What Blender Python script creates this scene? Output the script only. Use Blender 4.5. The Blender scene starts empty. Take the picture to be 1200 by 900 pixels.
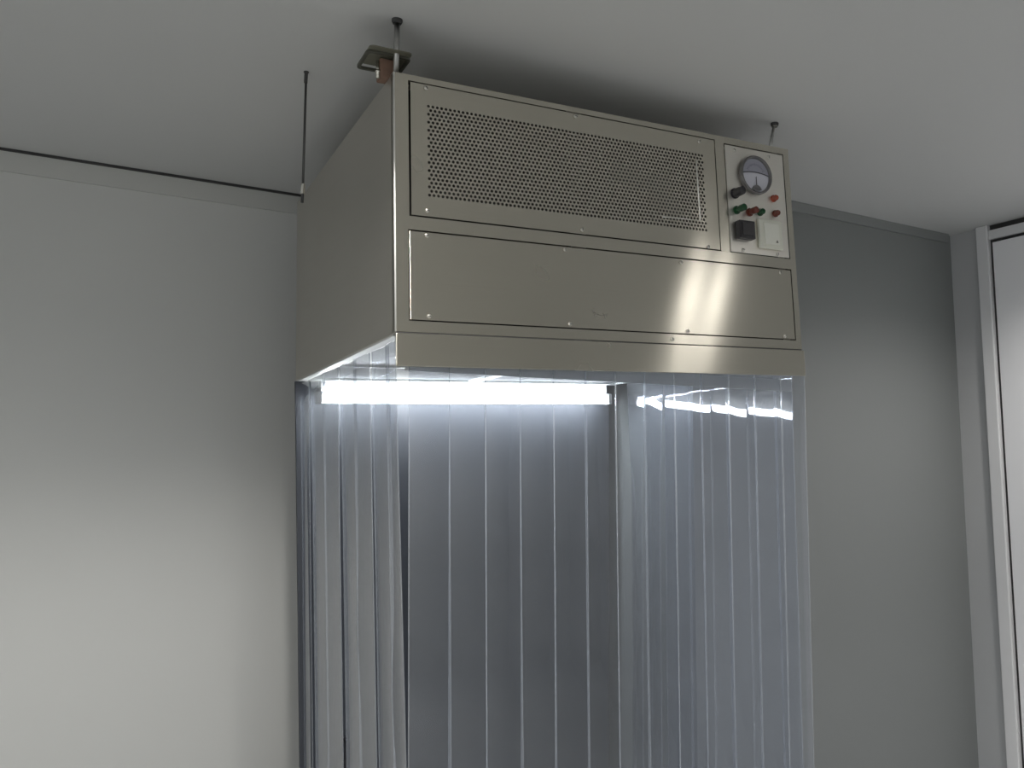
import bpy, bmesh, math, random
from mathutils import Matrix, Vector

random.seed(7)
sc = bpy.context.scene
COL = sc.collection
ZB = 1.80                     # height of the hood's lower front corner above the floor

# ------------------------------------------------------------------ camera
F_PX = 995.7355
YAW, PITCH, ROLL = 0.537356, 0.129814, 0.004031
CAM = Vector((-0.581766, -1.707795, -0.187279 + ZB))
fw = Vector((math.sin(YAW)*math.cos(PITCH), math.cos(YAW)*math.cos(PITCH), math.sin(PITCH)))
r0 = Vector((math.cos(YAW), -math.sin(YAW), 0)); u0 = r0.cross(fw)
rt = math.cos(ROLL)*r0 + math.sin(ROLL)*u0
up = -math.sin(ROLL)*r0 + math.cos(ROLL)*u0
cd = bpy.data.cameras.new('camera'); cam = bpy.data.objects.new('camera', cd); COL.objects.link(cam)
cd.sensor_width = 36; cd.sensor_fit = 'HORIZONTAL'; cd.lens = F_PX/1200*36
cd.shift_x = -74.126/1200; cd.shift_y = -43.711/1200
cd.clip_start = 0.02
m = Matrix.Identity(4)
for i in range(3):
    m[i][0] = rt[i]; m[i][1] = up[i]; m[i][2] = -fw[i]; m[i][3] = CAM[i]
cam.matrix_world = m
sc.camera = cam

# ------------------------------------------------------------------ world, exposure, light levels
w = bpy.data.worlds.new('world'); sc.world = w; w.use_nodes = True
w.node_tree.nodes['Background'].inputs[0].default_value = (.5, .55, .6, 1)
w.node_tree.nodes['Background'].inputs[1].default_value = 0.05
vs = sc.view_settings
vs.view_transform = 'Standard'; vs.look = 'None'; vs.gamma = 1; vs.use_curve_mapping = False
vs.exposure = 0.0
sc.cycles.transparent_max_bounces = 40
sc.cycles.max_bounces = 14
sc.cycles.diffuse_bounces = 6
sc.cycles.glossy_bounces = 6
BOOTH_TUBE = 62.0             # emission of the lamp in the booth
ROOM_LENS = 12.0              # emission of the downlights' lenses
FILL_PANEL = 2.6                 # brightness of the glowing panel added at the far left as fill light
DOWN = (84.0, 4.8, 41.0, 96.0, 162.0, 4.8)     # watts of the downlights, in the order they are built

# ------------------------------------------------------------------ materials
def mat(name):
    mt = bpy.data.materials.new(name); mt.use_nodes = True
    nt = mt.node_tree; b = nt.nodes['Principled BSDF']
    return mt, nt, b

def plain(name, col, rough=.5, metal=0.0, spec=.5, noise=0.0, scale=20, bump=0.0):
    mt, nt, b = mat(name)
    b.inputs['Base Color'].default_value = (*col, 1)
    b.inputs['Roughness'].default_value = rough
    b.inputs['Metallic'].default_value = metal
    b.inputs['Specular IOR Level'].default_value = spec
    if noise or bump:
        tc = nt.nodes.new('ShaderNodeTexCoord'); n = nt.nodes.new('ShaderNodeTexNoise')
        n.inputs['Scale'].default_value = scale; n.inputs['Detail'].default_value = 5
        nt.links.new(tc.outputs['Object'], n.inputs['Vector'])
        if noise:
            mx = nt.nodes.new('ShaderNodeMix'); mx.data_type = 'RGBA'
            mx.inputs[6].default_value = (*[c*(1-noise) for c in col], 1)
            mx.inputs[7].default_value = (*[min(1, c*(1+noise)) for c in col], 1)
            nt.links.new(n.outputs['Fac'], mx.inputs[0]); nt.links.new(mx.outputs[2], b.inputs['Base Color'])
        if bump:
            bp = nt.nodes.new('ShaderNodeBump'); bp.inputs['Strength'].default_value = bump
            bp.inputs['Distance'].default_value = .002
            nt.links.new(n.outputs['Fac'], bp.inputs['Height']); nt.links.new(bp.outputs['Normal'], b.inputs['Normal'])
    return mt

def brushed(name, col, rough, aniso=.75, wave=.0, streak=.07):
    mt, nt, b = mat(name)
    b.inputs['Metallic'].default_value = 1
    uv = nt.nodes.new('ShaderNodeUVMap'); uv.uv_map = 'UVMap'
    mp = nt.nodes.new('ShaderNodeMapping'); mp.inputs['Scale'].default_value = (3, 900, 1)
    n = nt.nodes.new('ShaderNodeTexNoise'); n.inputs['Scale'].default_value = 1; n.inputs['Detail'].default_value = 3
    nt.links.new(uv.outputs[0], mp.inputs[0]); nt.links.new(mp.outputs[0], n.inputs['Vector'])
    n2 = nt.nodes.new('ShaderNodeTexNoise'); n2.inputs['Scale'].default_value = 3.2; n2.inputs['Detail'].default_value = 4
    nt.links.new(uv.outputs[0], n2.inputs['Vector'])
    # grain and faint grease in roughness, faint tint in colour
    r = nt.nodes.new('ShaderNodeMapRange'); r.inputs['To Min'].default_value = rough*.86; r.inputs['To Max'].default_value = rough*1.14
    nt.links.new(n2.outputs['Fac'], r.inputs['Value']); nt.links.new(r.outputs[0], b.inputs['Roughness'])
    mx = nt.nodes.new('ShaderNodeMix'); mx.data_type = 'RGBA'
    mx.inputs[6].default_value = (*[c*(1-streak) for c in col], 1); mx.inputs[7].default_value = (*[c*(1+streak) for c in col], 1)
    nt.links.new(n.outputs['Fac'], mx.inputs[0]); nt.links.new(mx.outputs[2], b.inputs['Base Color'])
    b.inputs['Anisotropic'].default_value = aniso
    b.inputs['Anisotropic Rotation'].default_value = 0.25
    tg = nt.nodes.new('ShaderNodeTangent'); tg.direction_type = 'UV_MAP'; tg.uv_map = 'UVMap'
    nt.links.new(tg.outputs[0], b.inputs['Tangent'])
    if wave:
        bp = nt.nodes.new('ShaderNodeBump'); bp.inputs['Strength'].default_value = 1; bp.inputs['Distance'].default_value = wave
        n3 = nt.nodes.new('ShaderNodeTexNoise'); n3.inputs['Scale'].default_value = 2.4; n3.inputs['Detail'].default_value = 1
        nt.links.new(uv.outputs[0], n3.inputs['Vector']); nt.links.new(n3.outputs['Fac'], bp.inputs['Height'])
        nt.links.new(bp.outputs['Normal'], b.inputs['Normal'])
    return mt

def emit(name, col, strength):
    mt, nt, b = mat(name)
    b.inputs['Base Color'].default_value = (.9, .9, .9, 1)
    b.inputs['Emission Color'].default_value = (*col, 1); b.inputs['Emission Strength'].default_value = strength
    return mt

def film(name, tint, haze, gloss_rough, f0=.045, haze_col=(.75, .78, .82), wave=.0006):
    """clear soft PVC: mostly see-through, glossy by angle, a little milky"""
    mt = bpy.data.materials.new(name); mt.use_nodes = True
    nt = mt.node_tree; nt.nodes.clear(); N = nt.nodes.new; L = nt.links.new
    out = N('ShaderNodeOutputMaterial'); tr = N('ShaderNodeBsdfTransparent'); tr.inputs[0].default_value = (*tint, 1)
    df = N('ShaderNodeBsdfDiffuse'); df.inputs[0].default_value = (*haze_col, 1)
    tl = N('ShaderNodeBsdfTranslucent'); tl.inputs[0].default_value = (*haze_col, 1)
    mh = N('ShaderNodeMixShader'); mh.inputs[0].default_value = .35; L(df.outputs[0], mh.inputs[1]); L(tl.outputs[0], mh.inputs[2])
    gl = N('ShaderNodeBsdfGlossy'); gl.inputs['Roughness'].default_value = gloss_rough; gl.inputs[0].default_value = (1, 1, 1, 1)
    tc = N('ShaderNodeTexCoord'); mp = N('ShaderNodeMapping'); mp.inputs['Scale'].default_value = (8, 8, 1.6)
    ns = N('ShaderNodeTexNoise'); ns.inputs['Scale'].default_value = 1.0; ns.inputs['Detail'].default_value = 2
    L(tc.outputs['Object'], mp.inputs[0]); L(mp.outputs[0], ns.inputs['Vector'])
    bp = N('ShaderNodeBump'); bp.inputs['Strength'].default_value = 1; bp.inputs['Distance'].default_value = wave
    L(ns.outputs['Fac'], bp.inputs['Height']); L(bp.outputs[0], gl.inputs['Normal'])
    lw = N('ShaderNodeLayerWeight'); lw.inputs[0].default_value = .5
    pw = N('ShaderNodeMath'); pw.operation = 'POWER'; pw.inputs[1].default_value = 5; L(lw.outputs['Facing'], pw.inputs[0])
    ma = N('ShaderNodeMath'); ma.operation = 'MULTIPLY_ADD'; ma.inputs[1].default_value = .8; ma.inputs[2].default_value = f0
    L(pw.outputs[0], ma.inputs[0])
    # smears of dust make the haze uneven
    n2 = N('ShaderNodeTexNoise'); n2.inputs['Scale'].default_value = 6; n2.inputs['Detail'].default_value = 6
    L(tc.outputs['Object'], n2.inputs['Vector'])
    hr = N('ShaderNodeMapRange'); hr.inputs['To Min'].default_value = haze*.6; hr.inputs['To Max'].default_value = haze*1.4
    L(n2.outputs['Fac'], hr.inputs['Value'])
    m1 = N('ShaderNodeMixShader'); L(hr.outputs[0], m1.inputs[0]); L(tr.outputs[0], m1.inputs[1]); L(mh.outputs[0], m1.inputs[2])
    m2 = N('ShaderNodeMixShader'); L(ma.outputs[0], m2.inputs[0]); L(m1.outputs[0], m2.inputs[1]); L(gl.outputs[0], m2.inputs[2])
    L(m2.outputs[0], out.inputs[0])
    return mt

M = {}
M['wall'] = plain('wall_paint', (.60, .605, .59), .55, noise=.025, scale=2.0)
M['wall_dark'] = plain('grey_wall_panel', (.21, .22, .22), .5, noise=.03, scale=2.0)  # darker grey than the other walls
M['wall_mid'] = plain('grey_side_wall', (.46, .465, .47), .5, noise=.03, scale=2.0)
M['ceil'] = plain('ceiling_paint', (.58, .585, .58), .6, noise=.02, scale=1.5)
M['floor'] = plain('floor_epoxy', (.50, .51, .51), .35, noise=.05, scale=3)
M['cove'] = plain('cove_grey', (.52, .525, .505), .5)
M['gasket'] = plain('dark_gasket', (.035, .035, .035), .6)
M['door'] = plain('door_enamel', (.84, .84, .86), .4, noise=.015, scale=3)
M['jamb'] = plain('door_frame_aluminium', (.70, .70, .71), .38)
M['steel'] = brushed('brushed_steel', (.60, .57, .495), .265, 1.0, wave=.003)
M['steel_side'] = brushed('brushed_steel_side', (.58, .555, .505), .42, .5)
M['steel_ctrl'] = brushed('brushed_steel_plate', (.84, .81, .75), .42, .7)
M['steel_dull'] = brushed('galvanised_steel', (.62, .63, .62), .45, .3)
M['edge'] = plain('painted_edge_glint', (.86, .85, .81), .35, .35)  # pale colour paints in the glint along the folded edge and crease
M['screw'] = plain('screw_steel', (.62, .60, .56), .28, 1)
M['rod'] = plain('rod_steel', (.42, .42, .41), .32, 1)
M['rod_dark'] = plain('dark_rod', (.09, .09, .09), .5, .6)
M['black'] = plain('black_plastic', (.022, .02, .024), .35)
M['cavity'] = plain('dark_cavity', (.05, .048, .045), .8)
M['pre'] = plain('prefilter_cloth', (.10, .095, .09), .9, noise=.2, scale=300)
M['bezel'] = plain('gauge_bezel', (.17, .165, .165), .3, .6)
M['dial'] = plain('gauge_dial', (.62, .62, .68), .4)
M['dial_refl'] = plain('dial_reflection_grey', (.33, .33, .39), .4)  # greyer tone for the reflection painted on the dial
M['green'] = plain('green_plastic', (.006, .06, .02), .25)
M['red'] = plain('red_plastic', (.13, .024, .014), .25)
M['orange'] = plain('orange_red_plastic', (.30, .06, .028), .25)
M['ivory'] = plain('ivory_plastic', (.66, .66, .58), .35)
M['ivory2'] = plain('ivory_rocker', (.72, .72, .65), .3)
M['brown'] = plain('rust_brown_bracket', (.20, .12, .085), .6, noise=.3, scale=60)
M['brownglass'] = plain('plate_olive', (.145, .14, .105), .4, noise=.1, scale=30)
M['rim'] = plain('plate_rim', (.065, .065, .05), .45)
M['clip'] = plain('clip_metal', (.7, .68, .62), .25, 1)
M['filter'] = plain('filter_white', (.86, .86, .84), .55, noise=.03, scale=60)
M['bar'] = plain('underside_bar', (.50, .51, .50), .5)
M['rear'] = plain('rear_filter_grey', (.085, .088, .09), .85, spec=.05, noise=.1, scale=40)
M['alu'] = plain('aluminium_rail', (.74, .75, .75), .35, .85)
M['back'] = plain('dark_back_panel', (.050, .054, .063), .55, spec=.2, noise=.08, scale=2)
M['housing'] = plain('lamp_housing', (.82, .82, .80), .4)
M['tube'] = emit('tube_lit', (.93, .98, 1.0), BOOTH_TUBE)
M['rpanel'] = emit('room_panel_lit', (1.0, .975, .93), ROOM_LENS)
M['fill_glow'] = emit('fill_panel_glow', (.90, .95, 1.0), FILL_PANEL)
M['pvc'] = film('clear_pvc', (.885, .90, .93), .045, .035)
M['pvc_edge'] = film('pvc_edge', (.80, .83, .88), .22, .15, haze_col=(.85, .87, .88))
M['stain'] = plain('grey_stain', (.14, .135, .115), .6)
M['ink'] = plain('dark_ink', (.03, .03, .035), .5)

# ------------------------------------------------------------------ mesh helpers
def uvbox(me):
    if not me.uv_layers: me.uv_layers.new(name='UVMap')
    d = me.uv_layers[0].data
    for p in me.polygons:
        n = p.normal; a = max(range(3), key=lambda i: abs(n[i]))
        ax = ((1, 2), (0, 2), (0, 1))[a]
        for li in p.loop_indices:
            co = me.vertices[me.loops[li].vertex_index].co
            d[li].uv = (co[ax[0]], co[ax[1]])

def link(name, bm, mats, parent=None, smooth=False):
    bm.normal_update()
    me = bpy.data.meshes.new(name); bm.to_mesh(me); bm.free()
    for k in (mats if isinstance(mats, (list, tuple)) else [mats]): me.materials.append(M[k])
    if smooth:
        for p in me.polygons: p.use_smooth = True
    uvbox(me)
    o = bpy.data.objects.new(name, me); COL.objects.link(o)
    if parent is not None: o.parent = parent
    return o

def box(bm, x0, x1, y0, y1, z0, z1, bev=0.0, mi=0):
    r = bmesh.ops.create_cube(bm, size=1)
    for v in r['verts']:
        v.co = Vector(((x0+x1)/2 + v.co.x*(x1-x0), (y0+y1)/2 + v.co.y*(y1-y0), (z0+z1)/2 + v.co.z*(z1-z0)))
    fs = list({f for v in r['verts'] for f in v.link_faces})
    if bev:
        es = list({e for f in fs for e in f.edges})
        q = bmesh.ops.bevel(bm, geom=es, offset=bev, segments=2, profile=.5, affect='EDGES')
        fs = q['faces'] + fs
    for f in fs:
        if f.is_valid: f.material_index = mi
    return bm

def nb(*a, **k):
    return box(bmesh.new(), *a, **k)

def cyl(bm, p0, p1, ra, rb=None, n=16, mi=0, caps=True):
    p0 = Vector(p0); p1 = Vector(p1); rb = ra if rb is None else rb
    ax = (p1-p0).normalized(); t = Vector((0, 0, 1)) if abs(ax.z) < .9 else Vector((1, 0, 0))
    u = ax.cross(t).normalized(); v = ax.cross(u)
    A = []; B = []
    for i in range(n):
        a = 2*math.pi*i/n; d = u*math.cos(a) + v*math.sin(a)
        A.append(bm.verts.new(p0 + d*ra)); B.append(bm.verts.new(p1 + d*rb))
    fs = []
    for i in range(n):
        j = (i+1) % n; fs.append(bm.faces.new((A[i], B[i], B[j], A[j])))
    if caps: fs += [bm.faces.new(A), bm.faces.new(B[::-1])]
    for f in fs: f.material_index = mi
    return bm

def lathe(bm, prof, org, ax, n=32, mi=0):
    """prof: list of (radius, distance along ax)"""
    org = Vector(org); ax = Vector(ax).normalized()
    t = Vector((0, 0, 1)) if abs(ax.z) < .9 else Vector((1, 0, 0)); u = ax.cross(t).normalized(); v = ax.cross(u)
    rings = []
    for r, h in prof:
        if r < 1e-6: rings.append([bm.verts.new(org + ax*h)]); continue
        rings.append([bm.verts.new(org + ax*h + (u*math.cos(2*math.pi*i/n) + v*math.sin(2*math.pi*i/n))*r) for i in range(n)])
    for a, b in zip(rings, rings[1:]):
        for i in range(n):
            j = (i+1) % n
            q = [a[i % len(a)], b[i % len(b)], b[j % len(b)], a[j % len(a)]]
            qq = []
            for x in q:
                if x not in qq: qq.append(x)
            if len(qq) > 2:
                f = bm.faces.new(qq); f.material_index = mi
    bmesh.ops.recalc_face_normals(bm, faces=bm.faces)
    return bm

def prism(bm, pts, y0, y1, mi=0):
    """outline in x,z extruded along y"""
    A = [bm.verts.new((x, y0, z)) for x, z in pts]; B = [bm.verts.new((x, y1, z)) for x, z in pts]
    n = len(pts); fs = [bm.faces.new(A), bm.faces.new(B[::-1])]
    for i in range(n):
        j = (i+1) % n; fs.append(bm.faces.new((A[j], A[i], B[i], B[j])))
    for f in fs: f.material_index = mi
    bmesh.ops.recalc_face_normals(bm, faces=bm.faces)
    return bm

def rrect(x0, x1, z0, z1, r, n=5):
    out = []
    for cx, cz, a0 in ((x1-r, z1-r, 0), (x0+r, z1-r, 90), (x0+r, z0+r, 180), (x1-r, z0+r, 270)):
        for k in range(n+1):
            a = math.radians(a0 + 90*k/n); out.append((cx + r*math.cos(a), cz + r*math.sin(a)))
    return out

def empty(name, label, cat, loc=(0, 0, 0), rot=None, group=None):
    o = bpy.data.objects.new(name, None); COL.objects.link(o); o.empty_display_size = .05
    if rot is not None: o.matrix_world = Matrix.Translation(loc) @ rot.to_4x4()
    else: o.location = loc
    o['label'] = label; o['category'] = cat
    if group: o['group'] = group
    return o

def struct(name, bm, mats, label=None, cat=None, smooth=False):
    o = link(name, bm, mats, None, smooth); o['kind'] = 'structure'
    if label: o['label'] = label
    if cat: o['category'] = cat
    return o

# ------------------------------------------------------------------ the room
ZC = 0.77963 + ZB
YL = 1.46546; YR = 0.56199; XR = 2.673
XA = 1.235                                  # inner corner of the projecting wall right of the booth
XW, YF = -3.3, -4.6
struct('floor', nb(XW-.1, XR+.1, YF-.1, YL+.1, -.08, 0), 'floor', 'grey epoxy floor below the booth', 'floor')
struct('ceiling', nb(XW-.1, XR+.1, YF-.1, YL+.1, ZC, ZC+.08), 'ceil', 'plain light grey panel ceiling above the steel hood', 'ceiling')
struct('wall_back', nb(XW-.1, XA+.1, YL, YL+.1, 0, ZC), 'wall', 'light grey wall behind and left of the booth', 'wall')
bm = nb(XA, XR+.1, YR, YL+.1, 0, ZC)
struct('wall_alcove', bm, 'wall_dark', 'darker grey wall stepping forward right of the booth', 'wall')
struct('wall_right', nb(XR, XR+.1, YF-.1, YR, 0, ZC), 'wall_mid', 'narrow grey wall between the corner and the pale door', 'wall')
struct('wall_left', nb(XW-.1, XW, YF-.1, YL, 0, ZC), 'wall', 'grey side wall far left of the booth', 'wall')
struct('wall_front', nb(XW, XR, YF-.1, YF, 0, ZC), 'wall', 'grey wall opposite the booth', 'wall')

# coving under the ceiling
def cove(name, x0, x1, y, h, d, label, m='cove'):
    b = bmesh.new()
    A = [(y, ZC-h), (y-d*.55, ZC-h), (y-d, ZC-.006), (y-d, ZC-.0005), (y, ZC-.0005)]
    va = [b.verts.new((x0, p[0], p[1])) for p in A]; vb = [b.verts.new((x1, p[0], p[1])) for p in A]
    b.faces.new(va); b.faces.new(vb[::-1])
    for i in range(5):
        j = (i+1) % 5; b.faces.new((va[j], va[i], vb[i], vb[j]))
    bmesh.ops.recalc_face_normals(b, faces=b.faces)
    o = struct(name, b, m, label, 'trim')
    return o
t1 = cove('trim_1', XW, XA, YL, .072, .014, 'flat grey ceiling coving along the wall left of the hood')
link('seal', nb(XW, XA, YL-.022, YL-.012, ZC-.008, ZC-.0002), 'gasket', t1)
t2 = cove('trim_2', XA, XR-.03, YR, .036, .016, 'narrow grey coving above the darker wall right of the hood', 'wall_dark')
# door at the right edge of the picture
d = empty('door_1', 'pale enamelled door panel in a light frame at the right edge', 'door', (XR, 0, 0)); d['kind'] = 'structure'
link('seal', nb(-.004, -.0005, -1.2, .380, .0, ZC), 'gasket', d)
link('door_frame', nb(-.026, -.0008, .372, .4245, 0, ZC-.0005, bev=.004), 'jamb', d)
link('door_frame', nb(-.026, -.0008, -1.25, -1.2, 0, ZC-.0005, bev=.004), 'jamb', d)
link('head_rail', nb(-.020, -.003, -1.2, .371, ZC-.062, ZC-.024, bev=.002), 'jamb', d)
link('door_panel', nb(-.016, -.003, -1.19, .358, .01, ZC-.076, bev=.002), 'door', d)

# glowing panel added on the unseen left wall to brighten the door side
w1 = empty('fill_panel_1', 'glowing window panel added at the far left as fill light', 'window', (XW, -3.5, 0)); w1['kind'] = 'structure'
link('pane', nb(.002, .008, -.9, .9, .85, 2.2), 'fill_glow', w1)
b = bmesh.new()
for q in ((-.96, .96, .79, .85), (-.96, .96, 2.2, 2.26), (-.96, -.9, .85, 2.2), (.9, .96, .85, 2.2), (-.025, .025, .85, 2.2)):
    box(b, .001, .035, *q)
link('fill_panel_frame', b, 'jamb', w1)

# ------------------------------------------------------------------ the hood
W, H, D, HS = 1.15095, 0.65, 1.0250, 0.0706
TILT, TILT2, BYAW = 0.032536, -0.022047, -0.027340
HR = Matrix.Rotation(BYAW, 3, 'Z') @ Matrix.Rotation(TILT2, 3, 'X') @ Matrix.Rotation(-TILT, 3, 'Y')
hood = empty('air_flow_hood', 'brushed stainless steel air flow hood hung from the ceiling', 'air hood', (0, 0, ZB), HR)
T = .0015
# sheet body
link('side_panel', nb(0, .012, .004, D, HS, H, bev=.0015), 'steel_side', hood)
link('side_panel', nb(W-.012, W, .004, D, HS, H, bev=.0015), 'steel_side', hood)
link('top_panel', nb(.012, W-.012, .02, D, H-.004, H-.001), 'steel_side', hood)
link('rear_panel', nb(.012, W-.012, D-.004, D-.001, HS, H-.004), 'steel_side', hood)
b = bmesh.new()
# front frame: stiles and rails round three openings
op_f = (.0325, .8865, .3285, .6365)      # filter panel opening
op_c = (.917, 1.131, .3275, .6315)       # control panel opening
op_l = (.0295, 1.1315, .0985, .2985)     # service panel opening
def stile(x0, x1, z0, z1): box(b, x0, x1, 0, .022, z0, z1)
stile(0, op_f[0], .2985, H); stile(0, op_l[0], HS+.004, .2985)
stile(op_f[1], op_c[0], .3285, op_c[3]); stile(op_c[1], W, .2985, H); stile(op_l[1], W, HS+.004, .2985)
stile(op_f[0], op_f[1], op_f[3], H); stile(op_f[1], op_c[1], op_c[3], H)
stile(op_f[0], op_c[1], .2985, .3280); stile(op_l[0], op_l[1], HS+.004, op_l[2])
link('front_frame', b, 'steel', hood)
b = bmesh.new()
cyl(b, (.0005, .0012, HS+.004), (.0005, .0012, H), .0022, n=8)
link('folded_edge', b, 'edge', hood, smooth=True)
link('cavity', nb(.013, W-.013, .055, .06, HS+.01, H-.01), 'cavity', hood)
link('skirt', nb(-.001, W+.002, -.006, .0, 0, HS, bev=.0015), 'steel', hood)
link('seam', nb(.001, W-.001, .001, .02, HS, HS+.0041), 'gasket', hood)

def screw(parent, x, z, y=-.0008, name='screw'):
    o = bpy.data.objects.new(name, SCREW); COL.objects.link(o); o.parent = parent; o.location = (x, y, z)
    o.rotation_euler = (0, random.uniform(0, 3), 0)
    return o
b = bmesh.new()
lathe(b, [(.0052, 0), (.0050, .0012), (.0038, .0026), (.0018, .0034), (0, .0036)], (0, 0, 0), (0, -1, 0), n=12)
box(b, -.0036, .0036, -.0041, -.0030, -.0005, .0005, mi=1)
SCREW = bpy.data.meshes.new('screw'); b.to_mesh(SCREW); b.free()
SCREW.materials.append(M['screw']); SCREW.materials.append(M['gasket'])

# perforated filter panel with every hole cut through
px0, px1, pz0, pz1 = .0372, .8838, .3315, .6338
hx0, hx1, hz0, hz1 = .0735, .8450, .3755, .5890
rows = 23; pit = .0102; rh = (hz1-hz0)/rows; cols = int((hx1-hx0)/pit); pit = (hx1-hx0)/cols
b = bmesh.new(); RH = .0034; YD = .0016
def quad(c): b.faces.new([b.verts.new(q) for q in c])
for (a0, a1, c0, c1) in ((px0, px1, pz0, hz0), (px0, px1, hz1, pz1), (px0, hx0, hz0, hz1), (hx1, px1, hz0, hz1)):
    quad(((a0, 0, c0), (a1, 0, c0), (a1, 0, c1), (a0, 0, c1)))
for r in range(rows):
    z0 = hz0 + r*rh; z1 = z0 + rh; zc = (z0+z1)/2; off = pit/2 if r % 2 else 0; n = cols - (1 if r % 2 else 0)
    if off:
        quad(((hx0, 0, z0), (hx0+off, 0, z0), (hx0+off, 0, z1), (hx0, 0, z1)))
        quad(((hx1-off, 0, z0), (hx1, 0, z0), (hx1, 0, z1), (hx1-off, 0, z1)))
    for c in range(n):
        x0 = hx0 + off + c*pit; x1 = x0 + pit; xc = (x0+x1)/2
        out = [(x1, zc), (x1, z1), (xc, z1), (x0, z1), (x0, zc), (x0, z0), (xc, z0), (x1, z0)]
        Ov = [b.verts.new((x, 0, z)) for x, z in out]
        Iv = []; Bv = []
        for k in range(8):
            a = math.pi/4*k; x = xc + RH*math.cos(a); z = zc + RH*math.sin(a)
            Iv.append(b.verts.new((x, 0, z))); Bv.append(b.verts.new((x, YD, z)))
        for k in range(8):
            j = (k+1) % 8
            b.faces.new((Ov[k], Ov[j], Iv[j], Iv[k])); b.faces.new((Iv[k], Iv[j], Bv[j], Bv[k]))
for (x0, x1, z0, z1) in ((px0, px1, pz0, pz0), (px0, px1, pz1, pz1)):
    quad(((x0, 0, z0), (x0, YD, z0), (x1, YD, z1), (x1, 0, z1)))
for x in (px0, px1): quad(((x, 0, pz0), (x, YD, pz0), (x, YD, pz1), (x, 0, pz1)))
bmesh.ops.remove_doubles(b, verts=b.verts, dist=1e-6)
for f in b.faces:
    f.normal_update()
    if abs(f.normal.y) > .9 and f.normal.y > 0: f.normal_flip()
fp = link('filter_panel', b, 'steel', hood)
fp['label'] = 'perforated steel intake panel with staggered round holes'
for x, z in ((.073, .626), (.455, .6265), (.833, .622), (.073, .344), (.462, .342), (.844, .335)): screw(fp, x, z)
# bent crease on the mesh near its right end
b = bmesh.new(); cyl(b, (.8215, -.0006, .405), (.8195, -.0006, .568), .0019, n=8); cyl(b, (.700, .0006, .4010), (.8215, .0004, .405), .0009, n=8)
link('crease', b, 'edge', fp, smooth=True)
pre = link('prefilter', nb(.06, .86, .018, .03, .36, .605), 'pre', hood)

# service panel
b = nb(.0325, 1.1285, 0, .002, .1015, .2953, bev=.0007)
sp = link('service_panel', b, 'steel', hood); sp['label'] = 'plain brushed steel service panel with screws'
for x, z in ((.071, .288), (.413, .288), (.752, .286), (1.089, .286), (.074, .110), (.420, .110), (.762, .108), (1.089, .108)): screw(sp, x, z)
screw(hood, .713, .086)
# faint grey smudge on the service panel
b = bmesh.new()
def stroke(x0, z0, x1, z1, w):
    dx, dz = x1-x0, z1-z0; l = math.hypot(dx, dz); nx, nz = -dz/l*w, dx/l*w
    q = [(x0+nx, z0+nz), (x0-nx, z0-nz), (x1-nx, z1-nz), (x1+nx, z1+nz)]
    b.faces.new([b.verts.new((x, -.0004, z)) for x, z in q])
stroke(.4825, .1485, .4875, .1400, .0026); stroke(.4865, .1420, .4950, .1375, .0020)
stroke(.4905, .1375, .4900, .1300, .0022); stroke(.5080, .1345, .5250, .1400, .0011)
stroke(.5115, .1410, .5190, .1285, .0012); stroke(.4950, .1375, .5080, .1345, .0006)
for f in b.faces:
    f.normal_update()
    if f.normal.y > 0: f.normal_flip()
link('smudge', b, 'stain', sp)

# control panel and what is on it
cp = link('control_panel', nb(.9200, 1.1280, 0, .002, .3305, .6285, bev=.0007), 'steel_ctrl', hood)
for x, z in ((.952, .617), (1.075, .615), (.962, .338), (1.084, .337)): screw(cp, x, z)
G = (1.0175, .5525)
ga = bpy.data.objects.new('pressure_gauge', None); COL.objects.link(ga); ga.parent = hood; ga.location = (G[0], 0, G[1]); ga.empty_display_size = .02
ga['label'] = 'round pressure gauge with dark bezel'
b = bmesh.new(); lathe(b, [(.053, .0), (.055, .003), (.055, .011), (.0535, .014), (.050, .014), (.0480, .012), (.0470, .006)], (0, 0, 0), (0, -1, 0), n=48)
link('bezel', b, 'bezel', ga, smooth=True)
b = bmesh.new(); lathe(b, [(.0475, .006), (0, .006)], (0, 0, 0), (0, -1, 0), n=48); link('dial', b, 'dial', ga)
b = bmesh.new(); pts = []
for k in range(25):
    a = math.radians(4 + 172*k/24); pts.append((.0468*math.cos(a), .0468*math.sin(a)))
for k in range(13):
    x = -.0465 + .093*k/12; pts.append((x*.995, .003 + .006*(1-(x/.0465)**2)))
prism(b, pts, -.0072, -.0062); link('dial_reflection', b, 'dial_refl', ga)  # upper half greyed to imitate a reflection in the dial
b = bmesh.new()
for k in range(24):
    x0 = -.0455 + .091*k/24; x1 = x0 + .091/24
    f = lambda x: .003 + .006*(1-(x/.0465)**2)
    vs_ = [b.verts.new(q) for q in ((x0, -.0075, f(x0)-.0022), (x1, -.0075, f(x1)-.0022), (x1, -.0075, f(x1)+.0010), (x0, -.0075, f(x0)+.0010))]
    b.faces.new(vs_)
for k in range(21):
    a = math.radians(30 + 120*k/20); r0_, r1_ = (.030, .035) if k % 5 else (.028, .036)
    c, s = math.cos(a), math.sin(a); wd = .0004
    b.faces.new([b.verts.new(q) for q in ((r0_*c - wd*s, -.0076, r0_*s-.002 + wd*c), (r0_*c + wd*s, -.0076, r0_*s-.002 - wd*c), (r1_*c + wd*s, -.0076, r1_*s-.002 - wd*c), (r1_*c - wd*s, -.0076, r1_*s-.002 + wd*c))])
link('scale_marks', b, 'ink', ga)
b = bmesh.new(); prism(b, [(-.0014, -.028), (.0014, -.028), (.0006, -.004), (-.0006, -.004)], -.0092, -.0084)
link('needle', b, 'ink', ga)
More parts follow.
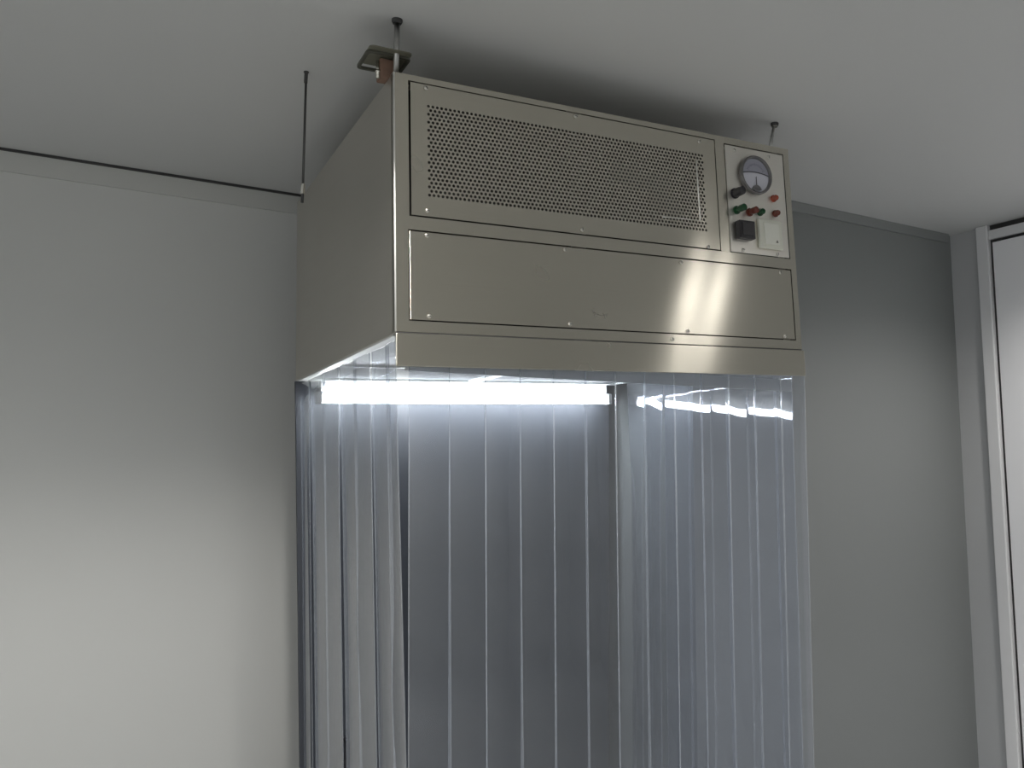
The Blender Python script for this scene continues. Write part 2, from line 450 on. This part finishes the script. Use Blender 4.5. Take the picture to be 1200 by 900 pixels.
b = bmesh.new(); prism(b, [(-.017, -.0405), (-.009, -.0435), (.009, -.0435), (.017, -.0405), (.011, -.032), (.004, -.0285), (-.004, -.0285), (-.011, -.032)], -.0100, -.0066)
link('pivot_cover', b, 'bezel', ga)
M['glass'] = film('gauge_glass', (.97, .97, .98), .02, .02, wave=0.0)
b = bmesh.new(); lathe(b, [(.0485, .0125), (.03, .0138), (0, .0142)], (0, 0, 0), (0, -1, 0), n=48); link('glass', b, 'glass', ga, smooth=True)

def knob(name, x, z, prof, mats, label, split=None):
    b = bmesh.new(); lathe(b, prof, (0, 0, 0), (0, -1, 0), n=20)
    if len(mats) > 1:
        for f in b.faces:
            if -f.calc_center_median().y > split: f.material_index = 1
    o = link(name, b, mats, hood, smooth=False); o.location = (x, 0, z); o['label'] = label
    return o
knob('fuse_holder', .944, .493, [(.0145, 0), (.0145, .004), (.012, .004), (.012, .016), (.0122, .0165), (.0122, .0185), (.012, .019), (.0115, .034), (.0095, .036), (0, .036)], ['black'], 'black round fuse holder below the gauge')
knob('push_button', .947, .447, [(.0115, 0), (.0115, .004), (.0075, .004), (.0075, .018), (.0095, .018), (.0092, .034), (0, .035)], ['green', 'green'], 'dark green push button', .017)
knob('push_button', .992, .446, [(.0115, 0), (.0115, .004), (.0080, .004), (.0092, .018), (.0090, .030), (0, .031)], ['red', 'red'], 'dark red push button', .017)
knob('signal_lamp', 1.029, .450, [(.0105, 0), (.0105, .004), (.0085, .004), (.0080, .015), (.0050, .019), (0, .020)], ['green'], 'small green signal lamp')
knob('signal_lamp', 1.083, .496, [(.0100, 0), (.0100, .003), (.0082, .003), (.0080, .012), (.0055, .016), (0, .017)], ['orange'], 'upper orange-red signal lamp')
knob('signal_lamp', 1.086, .453, [(.0100, 0), (.0100, .003), (.0082, .003), (.0080, .012), (.0055, .016), (0, .017)], ['red'], 'lower dark red signal lamp')
rk = link('rocker_switch', nb(-.027, .027, -.020, 0, -.025, .025, bev=.003), 'black', hood); rk.location = (.966, 0, .391); rk['label'] = 'square black rocker switch'
link('rocker', nb(-.020, .020, -.0235, -.019, -.018, .018, bev=.002), 'black', rk)
sw = link('light_switch', nb(-.042, .042, -.010, 0, -.041, .041, bev=.003), 'ivory', hood); sw.location = (1.058, 0, .389); sw['label'] = 'square ivory wall switch'
b = nb(-.026, .026, -.0135, -.009, -.030, .030, bev=.0015); link('rocker', b, 'ivory2', sw)
b = bmesh.new(); prism(b, [(.012, -.024), (.020, -.024), (.018, -.017), (.015, -.017)], -.0142, -.0134); link('rocker_mark', b, 'stain', sw)

# underside: frame bars, filters
zb = HS
def bar(x0, x1, y0, y1, z0=-.012, z1=.0, name='frame_bar'):
    return link(name, nb(x0, x1, y0, y1, zb+z0, zb+z1, bev=.001), 'bar', hood)
bar(.001, .026, .022, D-.03, -.004, .003); bar(W-.026, W-.001, .022, D-.03, -.004, .003)
bar(.026, W-.026, .006, .024, -.004, .003)
bar(.026, W-.026, D-.085, D-.075, -.006, .003)
bar(.026, W-.026, .585, .600, -.004, .003)
bar(.545, .575, .600, D-.085, -.006, .003)
link('front_diffuser', nb(.026, W-.026, .024, .586, zb+.002, zb+.006), 'filter', hood)
link('rear_filter', nb(.026, .546, .600, D-.086, zb+.002, zb+.006), 'rear', hood)
link('rear_filter', nb(.574, W-.026, .600, D-.086, zb+.002, zb+.006), 'rear', hood)
link('rear_flange', nb(.013, W-.013, D-.075, D-.005, zb+.001, zb+.004), 'rear', hood)

# ------------------------------------------------------------------ lamp in the booth
lamp = empty('fluorescent_lamp', 'lit white fluorescent batten lamp under the back of the hood', 'lamp', Vector((0, 0, ZB)) + HR @ Vector((W/2, D-.060, .02)), HR)
hl = 1.060/2
link('housing', nb(-hl+.018, hl-.002, -.006, .028, -.004, .048, bev=.003), 'housing', lamp)
for s in (-1, 1):
    x = s*(hl-.008)
    link('lamp_holder', nb(x-.008, x+.008, -.038, -.004, -.028, .010, bev=.003), 'housing', lamp)
b = bmesh.new(); cyl(b, (-hl+.016, -.024, -.012), (hl-.016, -.024, -.012), .0135, n=20)
link('tube', b, 'tube', lamp, smooth=False)
for x in (-.35, .35): link('bracket', nb(x-.012, x+.012, -.004, .016, .045, .0512), 'alu', lamp)

# ------------------------------------------------------------------ strip curtains
CR = Matrix.Rotation(BYAW, 3, 'Z')
ZT, ZBOT = -.0, -1.765
def strip_mesh(name, width, top0, top1, bulge, lean, twist, edge, nx=8, nz=26, th=.0022, zbot=ZBOT):
    """a soft hanging strip in local u (x), v (y, outwards -), z; edge(z)->(left,right) in-plane shifts"""
    b = bmesh.new(); G1 = []; G2 = []; us = [-.5, -.5+.02, -.34, -.17, 0, .17, .34, .5-.02, .5]
    for k in range(nz+1):
        t = k/nz
        e0, e1 = edge(t); r1 = []; r2 = []
        for u in us:
            zt = top0 + (top1-top0)*(u+.5)
            z = zt + (zbot-zt)*t
            x = u*width + e0*(.5-u) + e1*(.5+u) + lean[0]*t
            y = -bulge*(1-(2*u)**2)*min(1, t*6+.15) + twist*u*width*min(1, t*5) + lean[1]*t
            r1.append(b.verts.new((x, y-th/2, z))); r2.append(b.verts.new((x, y+th/2, z)))
        G1.append(r1); G2.append(r2)
    n = len(us)-1
    for k in range(nz):
        for i in range(n):
            mi = 1 if i in (0, n-1) else 0
            f = b.faces.new((G1[k][i], G1[k+1][i], G1[k+1][i+1], G1[k][i+1])); f.material_index = mi
            f = b.faces.new((G2[k][i+1], G2[k+1][i+1], G2[k+1][i], G2[k][i])); f.material_index = mi
        for i, s in ((0, 1), (n, -1)):
            q = (G1[k][i], G2[k][i], G2[k+1][i], G1[k+1][i])
            f = b.faces.new(q if s > 0 else q[::-1]); f.material_index = 1
    for k in (0, nz):
        for i in range(n):
            q = (G1[k][i], G1[k][i+1], G2[k][i+1], G2[k][i]); f = b.faces.new(q if k == 0 else q[::-1]); f.material_index = 1
    return b

def ztop(x, y):                 # underside of the hood above a point of the yaw-only frame
    return HS - .006 + TILT*x + TILT2*y
ORG = Vector((0, 0, ZB))
# front
fc = empty('strip_curtain', 'clear strip curtain across the front of the booth below the skirt', 'strip curtain', ORG, CR, 'strip curtains of the booth')
fx = [.034, .124, .209, .295, .380, .467, .551, .636, .725, .811, .902, .991, 1.083, 1.168]
for i in range(13):
    a0, a1 = fx[i], fx[i+1]; ov = .0006
    ctr = (a0+a1)/2; wd = a1-a0+2*ov
    ln = (.055 - .070*ctr/W)
    bz = strip_mesh('strip', wd, ztop(ctr-wd/2, 0), ztop(ctr+wd/2, 0), random.uniform(.001, .003), (ln, random.uniform(-.004, .004)), random.uniform(-.05, .05),
                    lambda t, q=random.uniform(0, 6): (.001*math.sin(4*t+q), .001*math.sin(4*t+q)))
    o = link('strip', bz, ['pvc', 'pvc_edge'], fc, smooth=True); o.location = (ctr, .020 + (.0018 if i % 2 else -.0018), 0)
link('hanging_rail', nb(.03, W-.02, .030, .036, -.004, .028), 'alu', fc)

# left: strips run along y; local u -> -y so that the first strip is at the front
lc = empty('strip_curtain', 'clear strip curtain on the left side of the booth', 'strip curtain', ORG, CR, 'strip curtains of the booth')
ly = [.034, .108, .236, .379, .534, .709, .886, 1.005]
for i in range(7):
    a0, a1 = ly[i], ly[i+1]; ctr = (a0+a1)/2; wd = a1-a0+.0015
    g0 = (lambda t: 0.0); g1 = (lambda t: 0.0)
    if i == 0: g0 = lambda t: .006*math.cos(6*t)           # edge of slit beside the front strip
    if i == 1: g0 = lambda t: .030*math.exp(-((t-.42)/.075)**2)     # bowed edge: slit at mid height
    if i == 3: g0 = lambda t: .024*math.exp(-((t-.36)/.08)**2)
    bz = strip_mesh('strip', wd, ztop(0, ctr)-.004, ztop(0, ctr)-.004, random.uniform(.001, .003), (0, -.098), random.uniform(-.02, .02),
                    lambda t, g0=g0, g1=g1: (g0(t), g1(t)))
    bmesh.ops.transform(bz, matrix=Matrix.Rotation(math.pi/2, 4, 'Z'), verts=bz.verts)
    o = link('strip', bz, ['pvc', 'pvc_edge'], lc, smooth=True); o.location = (.012 + (.003 if i % 2 else -.003), ctr, 0)
# right
rc = empty('strip_curtain', 'clear strip curtain on the right side of the booth, seen through the front strips', 'strip curtain', ORG, CR, 'strip curtains of the booth')
ry = [.036, .107, .227, .320, .399, .514, .652, .770, .887]
for i in range(8):
    a0, a1 = ry[i], ry[i+1]; ctr = (a0+a1)/2; wd = a1-a0+.0015
    bz = strip_mesh('strip', wd, ztop(W, ctr)-.004, ztop(W, ctr)-.004, random.uniform(.0005, .0025), (0, 0), (-.30 if i >= 6 else random.uniform(-.018, .018)),
                    lambda t, q=random.uniform(0, 6): (.001*math.sin(4*t+q), .001*math.sin(4*t+q)))
    bmesh.ops.transform(bz, matrix=Matrix.Rotation(-math.pi/2, 4, 'Z'), verts=bz.verts)
    o = link('strip', bz, ['pvc', 'pvc_edge'], rc, smooth=True); o.location = (W-.010 + (.003 if i % 2 else -.003), ctr, 0)

# dark back panel of the booth
bp_ = empty('back_panel', 'dark grey back panel of the booth seen through the clear strips', 'panel', ORG, CR)
b = bmesh.new(); y0, y1 = D-.004, D+.008
zt0 = HS - .0015 + TILT2*D
pts = [(-.004, zt0), (W-.004, zt0 + TILT*(W-.008)), (W-.004, -1.79), (.100, -1.79)]
prism(b, pts, y0, y1); link('board', b, 'back', bp_)
b = bmesh.new(); box(b, .186, .196, D-.040, D-.030, -1.125, -1.040, bev=.003); box(b, .186, .196, D-.034, D-.003, -1.052, -1.042); box(b, .186, .196, D-.034, D-.003, -1.123, -1.113)
link('pull_handle', b, 'black', bp_)

# ------------------------------------------------------------------ suspension
def hood_pt(x, y, z): return ORG + HR @ Vector((x, y, z))
def suspension(loc_bottom, top, label, r=.0065, flange=.012):
    p0 = Vector(loc_bottom); h = top[2]-p0.z
    o = empty('threaded_rod', label, 'rod', p0, None, 'rods hanging from the ceiling')
    q = Vector((top[0]-p0.x, top[1]-p0.y, h))
    b = bmesh.new(); cyl(b, (0, 0, 0), q, r, n=16); link('rod', b, 'rod', o, smooth=True)
    b = bmesh.new(); lathe(b, [(r, -.010), (flange*.8, -.010), (flange, -.005), (flange, -.0003), (0, -.0003)], q, (0, 0, 1), n=24); link('ceiling_cap', b, 'gasket', o)
    b = bmesh.new(); cyl(b, (0, 0, 0), (0, 0, .008), r*1.9, n=6); link('nut', b, 'screw', o)
    return o
suspension(hood_pt(.014, .030, H), (-.0119, .03, ZC), 'steel rod holding the hood at its front left corner')
rr = suspension(hood_pt(W-.030, .045, H), (1.1257, .03, ZC), 'short dark steel rod above the control panel corner', r=.0045, flange=.0115)
b = bmesh.new(); lathe(b, [(.0050, -.0112), (.0088, -.0112), (.0088, -.0100), (.0050, -.0100)], Vector((1.1257, .03, ZC)) - rr.location, (0, 0, 1), n=20); link('washer', b, 'clip', rr)
hr_ = empty('hanging_rod', 'thin dark rod hanging from the ceiling left of the hood', 'rod', (-.118, .399, .472+ZB), None, 'rods hanging from the ceiling')
b = bmesh.new(); cyl(b, (0, 0, .006), (-.005, 0, ZC-.472-ZB), .0030, n=10); link('rod', b, 'rod_dark', hr_, smooth=True)
b = bmesh.new(); lathe(b, [(.003, -.03), (.0045, -.03), (.0045, -.003), (.0065, -.003), (.0065, -.0003), (0, -.0003)], (-.005, 0, ZC-.472-ZB), (0, 0, 1), n=12); link('ceiling_anchor', b, 'rod_dark', hr_)
b = bmesh.new(); cyl(b, (0, 0, -.012), (0, 0, .014), .0055, n=6); link('nut', b, 'clip', hr_)
b = bmesh.new(); cyl(b, (0, 0, -.034), (0, 0, -.012), .0035, n=8); link('rod_tip', b, 'rod_dark', hr_)

# small plate clamped at the front left rod
mp_ = empty('mounting_plate', 'small olive brown plate beside the rod on the hood\'s front left corner', 'bracket', hood_pt(0, .05, H+.0005), HR)
b = bmesh.new(); pts = rrect(-.050, .046, -.036, .054, .010)
prism(b, pts, 0, .003); bmesh.ops.transform(b, matrix=Matrix.Rotation(math.pi/2, 4, 'X'), verts=b.verts)
o = link('plate', b, 'brownglass', mp_); o.location = (0, .010, .052)
b = bmesh.new(); A = rrect(-.052, .048, -.038, .056, .011); B_ = rrect(-.045, .041, -.031, .049, .007)
n = len(A); vA = [b.verts.new((x, z, 0)) for x, z in A]; vB = [b.verts.new((x, z, 0)) for x, z in B_]
vC = [b.verts.new((x, z, .006)) for x, z in A]; vD = [b.verts.new((x, z, .006)) for x, z in B_]
for i in range(n):
    j = (i+1) % n
    for q in ((vA[i], vA[j], vB[j], vB[i]), (vC[j], vC[i], vD[i], vD[j]), (vA[j], vA[i], vC[i], vC[j]), (vB[i], vB[j], vD[j], vD[i])): b.faces.new(q)
bmesh.ops.recalc_face_normals(b, faces=b.faces)
o = link('plate_rim', b, 'rim', mp_); o.location = (0, .010, .0465)
link('bracket', nb(-.018, .020, -.008, .022, 0, .047, bev=.002), 'brown', mp_)
b = bmesh.new(); cyl(b, (-.022, -.004, .0), (-.022, -.004, .040), .004, n=10); cyl(b, (-.022, -.004, .012), (-.022, -.004, .018), .006, n=10)
link('clip', b, 'clip', mp_, smooth=True)

# ------------------------------------------------------------------ ceiling downlights of the room
def downlight(x, y, label, power, cone=136, blend=.45, r=.075):
    o = empty('downlight', label, 'lamp', (x, y, ZC), None, 'round downlights on the ceiling')
    b = bmesh.new(); lathe(b, [(r*.82, -.088), (r*.84, -.095), (r, -.095), (r*1.02, -.085), (r*1.02, -.0005), (0, -.0005)], (0, 0, 0), (0, 0, 1), n=32)
    link('can', b, 'housing', o, smooth=False)
    b = bmesh.new(); lathe(b, [(r*.82, -.088), (0, -.088)], (0, 0, 0), (0, 0, 1), n=32); link('lens', b, 'rpanel', o)
    ld = bpy.data.lights.new('bulb', 'SPOT'); ld.energy = power; ld.color = (1.0, .97, .93); ld.spot_size = math.radians(cone); ld.spot_blend = blend
    ld.shadow_soft_size = r*.8
    l = bpy.data.objects.new('bulb', ld); COL.objects.link(l); l.parent = o; l.location = (0, 0, -.10)
    return o
for k, (x, y, cone, label) in enumerate((
        (-.22, -.45, 136, 'round downlight on the ceiling in front of the left wall'),
        (1.385, -.78, 150, 'left one of a pair of downlights in front of the hood'),
        (2.25, -.32, 152, 'round downlight on the ceiling beside the pale door'),
        (-2.3, -1.0, 168, 'round downlight on the ceiling far left'),
        (.2, -3.4, 168, 'round downlight on the ceiling by the opposite wall'),
        (1.485, -.755, 150, 'right one of a pair of downlights in front of the hood'))):
    if DOWN[k]: downlight(x, y, label, DOWN[k], cone, .75 if k == 2 else .4, .042 if k in (1, 5) else .075)
